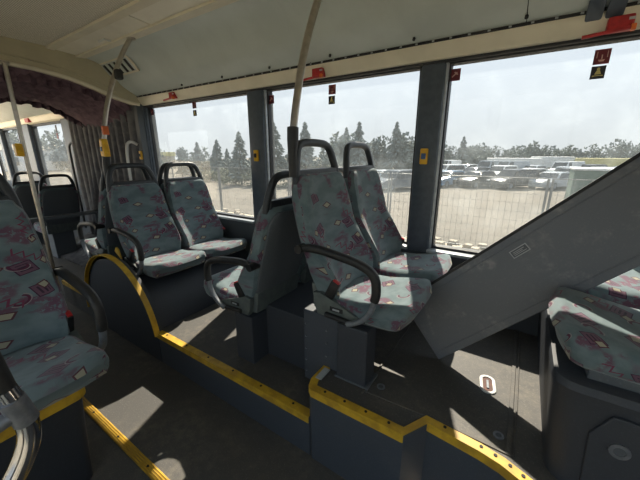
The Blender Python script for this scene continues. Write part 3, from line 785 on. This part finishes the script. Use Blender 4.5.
# bellows: pleated side, and draped top
XA, XB = XP-.06, -5.45
def hull(z):  # y of the side at height z
    return 1.93 if z < 1.9 else 1.93-.9*(z-1.9)**1.3
t = thing('articulation_bellows', 'pleated dark grey bellows wall between the two bus sections', 'bellows', ((XA+XB)/2, 1.9, ZF))
rows = []; N = 144; XA = XP-.075
for i in range(N+1):
    x = XA+(XB-XA)*i/N; fold = abs(math.sin(PI*i/12)); zz = .045-.085*fold**.7
    lean = .012*math.sin(i//12*2.3)
    rows.append([(x-(XA+XB)/2+lean*(k-5)/5, zz+.006*math.sin(k*.9+(i//12)*1.7), k*.195) for k in range(11)])
m = MB(); m.grid(rows)
m.grid([[(p[0], p[1]+.02, p[2]) for p in r] for r in rows])
m.build('pleated_wall', 'bellow', t, 50)
rows = []; 
for i in range(41):
    x = XA+(XB-XA)*i/40; zz = (.03 if i % 2 else -.03)
    rows.append([(x-(XA+XB)/2, 1.4+zz*.3+k*.15-1.9, ZF-ZF+.02+(.02 if i % 2 else 0)+(.22*(k/3)**2)) for k in range(4)])
m = MB(); m.grid(rows); m.build('lower_pleats', 'bellow', t, 25)
t = thing('articulation_curtain', 'gathered purple brown cloth draped under the roof of the articulation', 'curtain', ((XA+XB)/2, 1.0, 2.1))
rows = []; NY = 60
for i in range(25):
    f = i/24; x = XA-.0+(XB-XA)*f
    r = []
    for k in range(NY+1):
        y = -.45+2.40*k/NY
        z = 2.30-.13*math.sin(PI*min(1, f*1.1))+.018*math.sin(k*2.1+i*1.3)+.012*math.sin(k*.7+i*2.9)
        if y > 1.3: z -= .30*((y-1.3)/.65)**2
        r.append((x-(XA+XB)/2+.02*math.sin(k*1.9+i), y-1.0, z-2.1))
    rows.append(r)
m = MB(); m.grid(rows); m.grid([[(p[0], p[1], p[2]+.03) for p in r] for r in rows]); m.build('drape', 'purple', t, 60)
# hanging ruffle at the near and far end of the drape
for nm, x0, dz in (('near_ruffle', XA-.12, .10), ('far_ruffle', XB+.5, .16)):
    rows = []
    for k in range(121):
        y = -.45+2.36*k/120
        zt = 2.31-(.30*((y-1.3)/.65)**2 if y > 1.3 else 0)
        w = .03*math.sin(k*1.3)+.015*math.sin(k*2.9)
        rows.append([(x0+w*.3-(XA+XB)/2, y-1, zt-2.1), (x0+w-(XA+XB)/2, y-1, zt-dz*.5-2.1), (x0+w*1.2-(XA+XB)/2, y-1, zt-dz-.012*math.sin(k*.8)-2.1)])
    m = MB(); m.grid(rows); m.grid([[(p[0]-.006, p[1], p[2]) for p in r] for r in rows]); m.build(nm, 'purple', t, 60)
struct('ceiling_articulation', MB().box(XB, XP-.06, -.55, 2.1, 2.40, 2.45), 'dark')
struct('wall_articulation', MB().box(XB, XP-.06, 2.02, 2.08, ZF, 2.42), 'dark')
struct('wall_articulation_left', MB().box(XB, XP-.06, -.55, -.47, ZF, 2.42), 'dark')
struct('floor_articulation', MB().box(XB, XP-.1, -.5, 2.05, ZF-.06, ZF), 'floor')

# the front section
XF = -10.0
struct('floor_front', MB().box(XF, XB, -.5, 2.05, ZF-.06, ZF), 'floor')
struct('wall_front_section', MB().box(XF, XB, 2.0, 2.1, ZF, 1.0).box(XF, XB, 2.0, 2.1, 2.09, 2.5), 'wallgrey')
for a, b in ((-5.93, XB), (-7.75, -7.4), (-9.3, -9.14)): struct('trim_pillar', MB().box(a, b, 1.965, 2.1, .98, 2.1, .01), 'frame')
for i, (a, b) in enumerate(((-7.4, -5.93), (-9.14, -7.75), (-10, -9.3))):
    f = MB()
    for q in ((a, b, 1.0, 1.03), (a, b, 2.06, 2.09), (a, a+.03, 1.0, 2.09), (b-.03, b, 1.0, 2.09)): f.box(q[0], q[1], 2.01, 2.07, q[2], q[3])
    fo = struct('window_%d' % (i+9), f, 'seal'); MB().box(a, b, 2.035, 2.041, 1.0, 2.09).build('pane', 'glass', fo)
struct('ceiling_front', MB().box(XF, XB, -.5, 1.2, 2.48, 2.52), 'cove')
m = MB(); pr = [(1.93, 2.19), (1.8, 2.24), (1.6, 2.31), (1.4, 2.37), (1.2, 2.41), (1.0, 2.48)]
m.prism(pr+[(1.0, 2.52), (2.0, 2.52), (2.0, 2.19)], XF, XB, 'x'); struct('ceiling_cove_front', m, 'cove', 40)
struct('trim_ledge_front', MB().prism([(2.0, 2.09), (2.0, 2.2), (1.93, 2.2), (1.93, 2.17), (1.965, 2.11)], XF, XB, 'x'), 'cream')
wl = MB().box(XF, XB, -.55, -.47, ZF, .6).box(XF, XB, -.55, -.47, 2.1, 2.5)
for a, b in ((-5.9, XB), (-7.7, -7.5), (-9.4, -9.2)): wl.box(a, b, -.55, -.47, .98, 2.12)
struct('wall_front_section_left', wl, 'frame')
struct('wall_front_end', MB().box(XF-.08, XF, -.55, .2, ZF, 2.5).box(XF-.08, XF, .2, 2.1, ZF, 1.0).box(XF-.08, XF, .2, 2.1, 2.3, 2.5), 'frame')
t = thing('emergency_hammer', 'red emergency hammer holder above the far windows beyond the articulation', 'emergency hammer', (-7.2, 1.95, 2.15), 0, 'emergency hammers above the windows')
MB().box(-.09, .09, -.035, .02, -.035, .03, .006).build('holder', 'red', t)
for x, lab in ((-6.35, 'dark sticker hanging on the far window nearest the bellows'), (-8.25, 'dark sticker on the far left window')):
    t = thing('window_sticker', lab, 'sticker', (x, 2.033, 1.93), 0, 'dark stickers on the far windows')
    MB().box(-.03, .03, -.002, .001, 0, .11).build('backing', 'navy', t); MB().box(-.03, .03, -.002, .001, -.10, -.01).build('lower_half', 'maroon', t)
t = thing('parcel_shelf', 'dark low partition rail under the far dark seat', 'rail', (-4.75, 1.25, .85))
MB().box(-.05, .05, -.55, .55, -.02, .02, .008).build('rail_bar', 'shell', t)
for y in (-.5, .5): MB().box(-.015, .015, y-.015, y+.015, -.65, -.02, .003).build('post', 'shell', t)

# ------------------------------------------------------------------ outdoors
ZG = -1.35  # ground lowered, and most outdoor positions below scaled outward about the camera
struct('ground', MB().box(-160, 120, 2.6, 260, ZG-.2, ZG), 'sand')
struct('ground_near', MB().box(-160, 120, -80, 2.6, ZG-.2, ZG), 'kerb')  # unseen ground kept pale to bounce daylight in through the left side
struct('ground_kerb', MB().box(-60, 40, 9.2, 10.9, ZG, ZG+.02), 'kerb')
# mesh fence
FY = 10.45
posts = [-17.0, -12.95, -8.42, -3.9, .62, 5.0, 9.4]
for i, (a, b) in enumerate(zip(posts[:-1], posts[1:])):
    t = thing('fence_panel', ['mesh fence panel at the far left of the first window', 'mesh fence panel behind the first window and its pillar', 'mesh fence panel behind the middle window', 'mesh fence panel behind the second pillar', 'mesh fence panel seen through the right window, right of its twin posts', 'mesh fence panel hidden behind the slanting panel'][i], 'fence', ((a+b)/2, FY, ZG), 0, 'wire mesh fence panels')
    h = (b-a)/2-.05
    m = MB().tube([(-h, 0, .08), (-h, 0, 2.3)], .032, 8); m.build('post', 'galv', t); MB().tube([(h, 0, .08), (h, 0, 2.3)], .032, 8).build('post', 'galv', t)
    MB().tube([(-h, 0, 2.3), (h, 0, 2.3)], .012, 8).build('top_rail', 'galv', t); MB().tube([(-h, 0, .12), (h, 0, .12)], .019, 8).build('bottom_rail', 'galv', t)
    m = MB(); x = -h+.15
    while x < h-.05: m.tube([(x, 0, .1), (x, 0, 2.3)], .0038, 4); x += .16
    z = .3
    while z < 2.28: m.tube([(-h, .006, z), (h, .006, z)], .0038, 4); z += .26
    m.build('wire_mesh', 'galv', t)
blk = None
spots = [(-1.99, 10.21), (-1.65, 10.61), (-1.45, 9.93), (-1.16, 10.39), (-0.93, 10.1), (-0.79, 10.67), (-2.21, 10.67), (-13.51, 10.16), (-12.83, 10.56), (-12.37, 9.99), (-12.03, 10.67), (-11.58, 10.33), (-11.01, 9.99)]
for i, (x, y) in enumerate(spots):
    lab = 'small pale concrete block on the ground at the fence foot, outside the right window' if i < 7 else 'small pale concrete block on the ground at the fence foot, outside the first window'
    t = MB().prism([(-.18, 0), (.18, 0), (.11, .17), (-.11, .17)], -.11, .11, 'y', .012).build('concrete_block', 'concrete', None, None, lab, 'block', 'concrete blocks along the fence')
    t.location = (x, y, ZG+.02); t.rotation_euler = (0, 0, random.uniform(-.3, .3))

# cars
def car_mesh(L_, Wd, H_, hood, style):
    hl = L_/2
    zs = .24
    if style == 'suv': prof = [(-hl, .45), (-hl+.02, .85), (-hl+.12, 1.02), (-hl+.3, H_-.06), (-hl+.6, H_), (.25, H_), (.55, H_-.05), (1.05, 1.02), (hl-.35, .92), (hl-.05, .75), (hl, .5), (hl-.05, zs), (-hl+.08, zs)]
    elif style == 'van': prof = [(-hl, .4), (-hl, H_-.1), (-hl+.1, H_), (hl-1.3, H_), (hl-.75, 1.15), (hl-.1, .95), (hl, .6), (hl-.03, zs), (-hl+.05, zs)]
    else: prof = [(-hl, .5), (-hl+.03, .85), (-hl+.55, .95), (-hl+1.0, H_-.05), (-hl+1.5, H_), (.2, H_), (.55, H_-.06), (1.15, .92), (hl-.3, .82), (hl-.03, .62), (hl, .45), (hl-.05, zs), (-hl+.08, zs)]
    return prof
def make_car(label, col, style, x, y, rz, group):
    L_, Wd, H_ = {'suv': (4.5, 1.85, 1.65), 'van': (4.9, 1.95, 2.0), 'sedan': (4.5, 1.8, 1.45)}[style]
    t = thing('car' if style != 'van' else 'van', label, 'car' if style != 'van' else 'van', (x, y, ZG), rz, group)
    key = 'car_'+style
    def body():
        m = MB(); p = car_mesh(L_, Wd, H_, 0, style); rows = []
        for k, (yy, s) in enumerate(((-1, .0), (-.985, .05), (-.9, .09), (.9, .09), (.985, .05), (1, .0))):
            row = []
            for (px, pz) in p:
                tum = .0 if pz < .95 else (pz-.95)/(H_-.95)*.16
                kk = {0: .0, .05: .0, .09: 1.0}[s]
                row.append((px*(.985 if kk == 0 else 1), yy*Wd/2*(1-tum), pz-(0 if kk else .025 if pz > .9 else -.02 if pz < .4 else 0)))
            rows.append(row)
        m.grid(rows, closev=True, caps=True); return m
    if key not in SD: SD[key] = body().data('body', 'car_grey', 35)
    me = SD.get(key+col)
    if me is None:
        me = SD[key].copy(); me.materials.clear(); me.materials.append(M[col]); SD[key+col] = me
    link('body', me, t)
    def glass():
        m = MB(); hl = L_/2
        top = H_-.12; bot = .98
        f = lambda z: Wd/2*(1-(z-.95)/(H_-.95)*.16)+.006
        if style == 'van': sidew = [(hl-1.9, bot+.05), (hl-.95, bot+.1), (hl-1.3, top), (hl-1.9, top)]
        elif style == 'suv': sidew = [(-hl+.35, bot+.05), (.92, bot), (.5, top), (-hl+.55, top)]
        else: sidew = [(-hl+.85, bot), (.95, bot-.03), (.5, top), (-hl+1.2, top)]
        for s in (-1, 1):
            a = [m.bm.verts.new((px, s*f(pz), pz)) for px, pz in sidew]; b = [m.bm.verts.new((px, s*(f(pz)-.03), pz)) for px, pz in sidew]
            m.face(a); m.face(b[::-1])
            for i in range(4): m.face([a[i], a[(i+1) % 4], b[(i+1) % 4], b[i]])
        if style == 'van': w = [(hl-.78, 1.18), (hl-1.22, H_-.12)]
        elif style == 'suv': w = [(1.02, 1.05), (.62, H_-.1)]
        else: w = [(1.10, .96), (.62, H_-.1)]
        for sg in (1,):
            q = []
            for px, pz in w:
                q.append([m.bm.verts.new((px+.03, yy*f(pz)*.88, pz+.02)) for yy in (-1, 1)])
            m.face([q[0][0], q[0][1], q[1][1], q[1][0]])
        return m
    link('windows', sd(key+'_glass', glass, 'carglass', 20), t)
    for sx in (-.29, .30):
        for sy in (-1, 1):
            o = link('wheel', sd('wheel', lambda: MB().cyl((0, -.1, 0), (0, .1, 0), .32, 20), 'tyre', 40), t, loc=(sx*L_, sy*(Wd/2-.1), .32))
            link('hub', sd('hub', lambda: MB().cyl((0, -.107, 0), (0, .107, 0), .2, 14), 'greymetal', 40), o)
    lm = sd(key+'_lights', lambda: MB().box(L_/2-.13, L_/2-.01, -Wd/2+.1, -Wd/2+.45, .66, .78, .02).box(L_/2-.13, L_/2-.01, Wd/2-.45, Wd/2-.1, .66, .78, .02), 'white')
    link('headlights', lm, t)
    return t
G1 = 'cars parked in the front row of the lot'
make_car('dark grey suv parked outside the middle window, right of the big seat pair', 'car_grey', 'suv', -9.08, 25.88, math.radians(242), G1)
make_car('pale blue car just right of the second pillar, front row', 'car_blue', 'sedan', -6.02, 31.21, math.radians(247), G1)
make_car('black car in the front row, right of the pale blue car', 'car_black', 'sedan', -3.63, 32.01, math.radians(242), G1)
make_car('black suv with sun glinting bonnet in front row of the right window', 'car_black', 'suv', -.79, 32.46, math.radians(234), G1)
make_car('white car in the front row behind the twin fence posts', 'car_silver', 'sedan', 2.16, 34.05, math.radians(240), G1)
make_car('dark suv in the front row just left of the green container', 'car_black', 'suv', 3.75, 38.02, math.radians(242), G1)
make_car('white car tight against the green container', 'car_white', 'sedan', 6.58, 38.02, math.radians(242), G1)
make_car('grey car at the left end of the front row, left of the second pillar', 'car_silver', 'sedan', -11.69, 29.06, math.radians(242), G1)
G2 = 'cars parked in the rows behind'
k = 0
for row, (y, n_) in enumerate(((42, 11), (52, 12))):
    for i in range(n_):
        x = -11+i*2.9+random.uniform(-.3, .3)+row*.6
        st = random.choice(['sedan', 'suv', 'sedan', 'van' if row else 'suv'])
        c = random.choice(['car_white', 'car_silver', 'car_silver', 'car_black', 'car_white', 'car_grey'])
        make_car('%s %s parked in the %s row of the lot seen through the right window' % ({'car_white': 'white', 'car_silver': 'silver', 'car_black': 'black', 'car_grey': 'grey'}[c], {'sedan': 'car', 'suv': 'suv', 'van': 'van'}[st], ('second', 'third')[row]), c, st, x, y+random.uniform(-.8, .8), math.radians(240+random.uniform(-12, 12)), G2)
# white long vehicles behind the lot
for i, (x, y, l, h, c) in enumerate(((-2.0, 64, 8, 2.25, 'white'), (10.5, 66, 8, 2.3, 'yellowroof'), (23, 68, 9, 2.3, 'white'), (3.5, 67, 6, 2.5, 'white'))):
    t = thing('box_trailer', ['long white trailer behind the parked cars at left of the right window', 'long pale yellow trailer behind the lot above the green container', 'white trailer at the far right of the lot behind the container', 'short white trailer between longer ones behind the lot'][i], 'trailer', (x, y, ZG), 0, 'trailers at the back of the lot')
    MB().box(-l/2, l/2, -1.2, 1.2, .7, h, .08).build('box_body', c, t)
    for sx in (-.35, -.25, .3):
        MB().cyl((sx*l, -1.25, .45), (sx*l, 1.25, .45), .45, 14).build('wheel', 'tyre', t)
# green container close to the fence
t = thing('container', 'green grey container with pale top edge outside the right window', 'container', (4.4, 24.0, ZG))
MB().box(-2.05, 3.2, -1.2, 1.2, .12, 2.05, .03).build('box_body', 'greenbox', t); MB().box(-2.1, 3.25, -1.25, 1.25, 2.05, 2.16, .02).build('lid', 'white', t)
m = MB()
for k in range(20): m.box(-1.95+k*.26, -1.85+k*.26, -1.225, -1.2, .2, 1.95, .005)
m.build('ribs', 'greenbox', t)
MB().box(-2.0, -1.8, -1.1, 1.1, 0, .12).build('skid', 'galv', t); MB().box(2.9, 3.1, -1.1, 1.1, 0, .12).build('skid', 'galv', t)
# yellow-topped shed and white caravan outside the first window
t = thing('shed', 'low building with faded yellow roof outside the first big window', 'building', (-66, 39, ZG), math.radians(-30))
MB().box(-5.5, 5.5, -2, 2, 0, 2.5).build('walls', 'concrete', t); MB().box(-5.7, 5.7, -2.2, 2.2, 2.5, 3.3, .05).build('roof', 'yellowroof', t)
m = MB().box(-2, 1.5, -2.05, -1.95, .8, 2.1); m.build('windows', 'carglass', t)
make_car('white van beside the yellow roofed building outside the first window', 'car_white', 'van', -48.8, 37.45, math.radians(20), 'vehicles far left')
make_car('silver van right of the white one outside the first window', 'car_silver', 'van', -40.86, 37.45, math.radians(10), 'vehicles far left')
t = thing('warehouse', 'long white low building outside the far left windows', 'building', (-80, 16, ZG), math.radians(62))
MB().box(-9, 9, -4, 4, 0, 3.6).build('walls', 'white', t); MB().prism([(-4.3, 3.6), (4.3, 3.6), (0, 4.6)], -9.2, 9.2, 'x').build('roof', 'concrete', t)
m = MB()
for k in range(5): m.box(-7.5+k*3.3, -6+k*3.3, -4.06, -3.98, 1, 2.4)
m.build('windows', 'carglass', t)

# trees
def conifer(h, seed, n=420):
    r = random.Random(seed); m = MB()
    for k in range(n):
        f = r.random()**.8; z = h*(.12+.86*f); tier = .75+.25*math.cos(z*5.5/h*2*PI*.9)
        rad = (1-f)**.8*h*.27*tier*(.25+.75*math.sqrt(r.random()))+.05
        a = r.uniform(0, 2*PI); c = Vector((rad*math.cos(a), rad*math.sin(a), z-.12*rad))
        s = h*.05*(1.15-f*.6)
        d = Vector((math.cos(a), math.sin(a), -.35)); q = Vector((0, 0, 1)).rotation_difference(d)
        vs = [m.bm.verts.new(c+q @ Vector(p)) for p in ((s*.55, 0, -s*.6), (-s*.3, s*.5, -s*.6), (-s*.3, -s*.5, -s*.6), (r.uniform(-.2, .2)*s, r.uniform(-.2, .2)*s, s*1.3))]
        for q3 in ((0, 1, 2), (0, 3, 1), (1, 3, 2), (2, 3, 0)): m.face([vs[i] for i in q3])
    return m
def broad(h, seed, n=620):
    r = random.Random(seed); m = MB()
    lobes = [(Vector((r.uniform(-.25, .25)*h, r.uniform(-.25, .25)*h, h*r.uniform(.2, .75))), h*r.uniform(.17, .26)) for _ in range(9)]
    for k in range(n):
        c0, rr = r.choice(lobes)
        v = Vector((r.gauss(0, 1), r.gauss(0, 1), r.gauss(0, 1))).normalized()*rr*(.55+.45*r.random())
        c = c0+v; s = h*.062
        vs = [m.bm.verts.new(c+Vector((r.uniform(-1, 1), r.uniform(-1, 1), r.uniform(-1, 1)))*s) for _ in range(4)]
        for q3 in ((0, 1, 2), (0, 3, 1), (1, 3, 2), (2, 3, 0)): m.face([vs[i] for i in q3])
    return m
PRO = {}
for k in range(3):
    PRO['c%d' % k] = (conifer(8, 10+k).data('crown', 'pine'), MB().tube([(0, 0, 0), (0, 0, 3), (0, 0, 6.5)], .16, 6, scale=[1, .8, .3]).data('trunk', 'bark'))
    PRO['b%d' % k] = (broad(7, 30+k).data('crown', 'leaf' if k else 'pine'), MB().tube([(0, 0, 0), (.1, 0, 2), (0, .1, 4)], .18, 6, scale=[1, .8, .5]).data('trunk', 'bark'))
def tree(kind, x, y, s, label, group):
    t = thing('pine_tree' if kind[0] == 'c' else 'broadleaf_tree', label, 'tree', (x, y, ZG), random.uniform(0, 6.28), group)
    t.scale = (s, s, s*random.uniform(.95, 1.1))
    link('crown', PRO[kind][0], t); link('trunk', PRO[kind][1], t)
# outside the first and middle window: (direction as x/y ratio, distance y, scale)
GT = 'pines outside the left windows'
labs = {}
for i, (x, y, s) in enumerate(((-33, 21.5, .62), (-30.5, 22, .80), (-29.5, 23.5, .7), (-27.2, 22, .88), (-25.6, 23, .72), (-24, 22.5, .66), (-20.6, 19, .95), (-19.2, 20, .8), (-36, 24, .6), (-31.6, 27, .7))):
    tree('c%d' % (i % 3), x*1.12, y*1.12, s*.68, 'hazy dark pine standing beyond the lot outside the first big window' if i < 6 or i > 7 else 'tall dark pine beside the pillar between first and middle window', GT)
for i, (x, y, s) in enumerate(((-18.0, 20.5, .98), (-16.8, 21.5, .85), (-15.9, 22, .9), (-17.2, 24, .9))):
    tree('c%d' % (i % 3), x*1.12, y*1.12, s*.74, 'tall dark pine left of the grab pole outside the middle window', GT)
for i in range(15):
    x = -38+i*1.6+random.uniform(-.4, .4)
    tree('b%d' % (i % 3), x, 28+random.uniform(-1, 2.5), random.uniform(.3, .42), 'low leafy tree in the hedge behind the pines outside the left windows', 'low trees behind the pines')
for i in range(13):
    x = -25.5+i*1.25+random.uniform(-.5, .5)
    k = 'c%d' % (i % 3) if i % 4 == 0 else 'b%d' % (i % 3)
    tree(k, x*1.1, 48+random.uniform(-3, 3), random.uniform(.78, .95) if k[0] == 'b' else random.uniform(.8, .98), 'tree in the dense belt beyond the lot seen past the big seat pair', 'tree belt beyond the middle window')
for i in range(62):
    x = -18+i*1.45+random.uniform(-.6, .6)
    k = 'c%d' % (i % 3) if i % 9 == 0 else 'b%d' % (i % 3)
    tree(k, x, 78+random.uniform(-4, 5), random.uniform(.44, .52) if k[0] == 'c' else random.uniform(.62, .76), 'tree in the distant belt on the horizon seen through the right window', 'distant tree belt on the right')
tree('c1', -10.6, 66, .78, 'lone taller pine on the horizon at the left of the right window', 'distant tree belt on the right')
for i in range(14):
    x = -75+i*3.2
    tree('b%d' % (i % 3), x*1.25, 18+i*1.0+random.uniform(-1, 1), random.uniform(.9, 1.2) if i < 8 else .55, 'leafy tree behind the white building outside the far left windows', 'trees outside the far windows')
# scrub hedge, low bushes
for i in range(9):
    x = -27+i*1.5
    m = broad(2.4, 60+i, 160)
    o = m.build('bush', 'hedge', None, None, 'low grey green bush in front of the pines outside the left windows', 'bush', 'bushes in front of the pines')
    o.location = (x*1.12, 21.4+random.uniform(-.6, .6), ZG-.6)

# ------------------------------------------------------------------ light, sky, camera
w = bpy.data.worlds.new('World'); SC.world = w; w.use_nodes = True
nt = w.node_tree; nt.nodes.clear()
out = nt.nodes.new('ShaderNodeOutputWorld'); bg = nt.nodes.new('ShaderNodeBackground')
tc = nt.nodes.new('ShaderNodeTexCoord'); sx = nt.nodes.new('ShaderNodeSeparateXYZ')
mr = nt.nodes.new('ShaderNodeMapRange'); mx = nt.nodes.new('ShaderNodeMix'); mx.data_type = 'RGBA'
nt.links.new(tc.outputs['Generated'], sx.inputs[0]); nt.links.new(sx.outputs[2], mr.inputs[0])
mr.inputs[1].default_value = 0; mr.inputs[2].default_value = .35
nt.links.new(mr.outputs[0], mx.inputs[0])
mx.inputs[6].default_value = (.66, .675, .66, 1); mx.inputs[7].default_value = (.86, .94, 1.0, 1)
nt.links.new(mx.outputs[2], bg.inputs[0]); bg.inputs[1].default_value = 1.25
nt.links.new(bg.outputs[0], out.inputs[0])
sun = bpy.data.lights.new('sun', 'SUN'); sun.energy = 12.0; sun.angle = math.radians(.7); sun.color = (1, .87, .68)
so = bpy.data.objects.new('sun', sun); COL.objects.link(so)
so.rotation_euler = Vector((.355, -1, -1.16)).to_track_quat('-Z', 'Y').to_euler(); so.location = (-3, 10, 12)

cam = bpy.data.cameras.new('camera'); co = bpy.data.objects.new('camera', cam); COL.objects.link(co)
cam.sensor_fit = 'HORIZONTAL'; cam.sensor_width = 36; cam.lens = 36*306.6/640; cam.clip_start = .02; cam.clip_end = 600
pit, yaw = math.radians(15.7), math.radians(33.2)
Fv = Vector((-math.sin(yaw)*math.cos(pit), math.cos(yaw)*math.cos(pit), -math.sin(pit)))
co.location = (0, 0, 1.6); co.rotation_euler = Fv.to_track_quat('-Z', 'Y').to_euler()
SC.camera = co
vs = SC.view_settings
vs.view_transform = 'Standard'; vs.look = 'None'; vs.gamma = 1; vs.use_curve_mapping = False; vs.exposure = 1.9
SC.cycles.max_bounces = 10; SC.cycles.diffuse_bounces = 6; SC.cycles.transparent_max_bounces = 16
SC.cycles.caustics_reflective = False; SC.cycles.caustics_refractive = False
SC.cycles.sample_clamp_indirect = 6
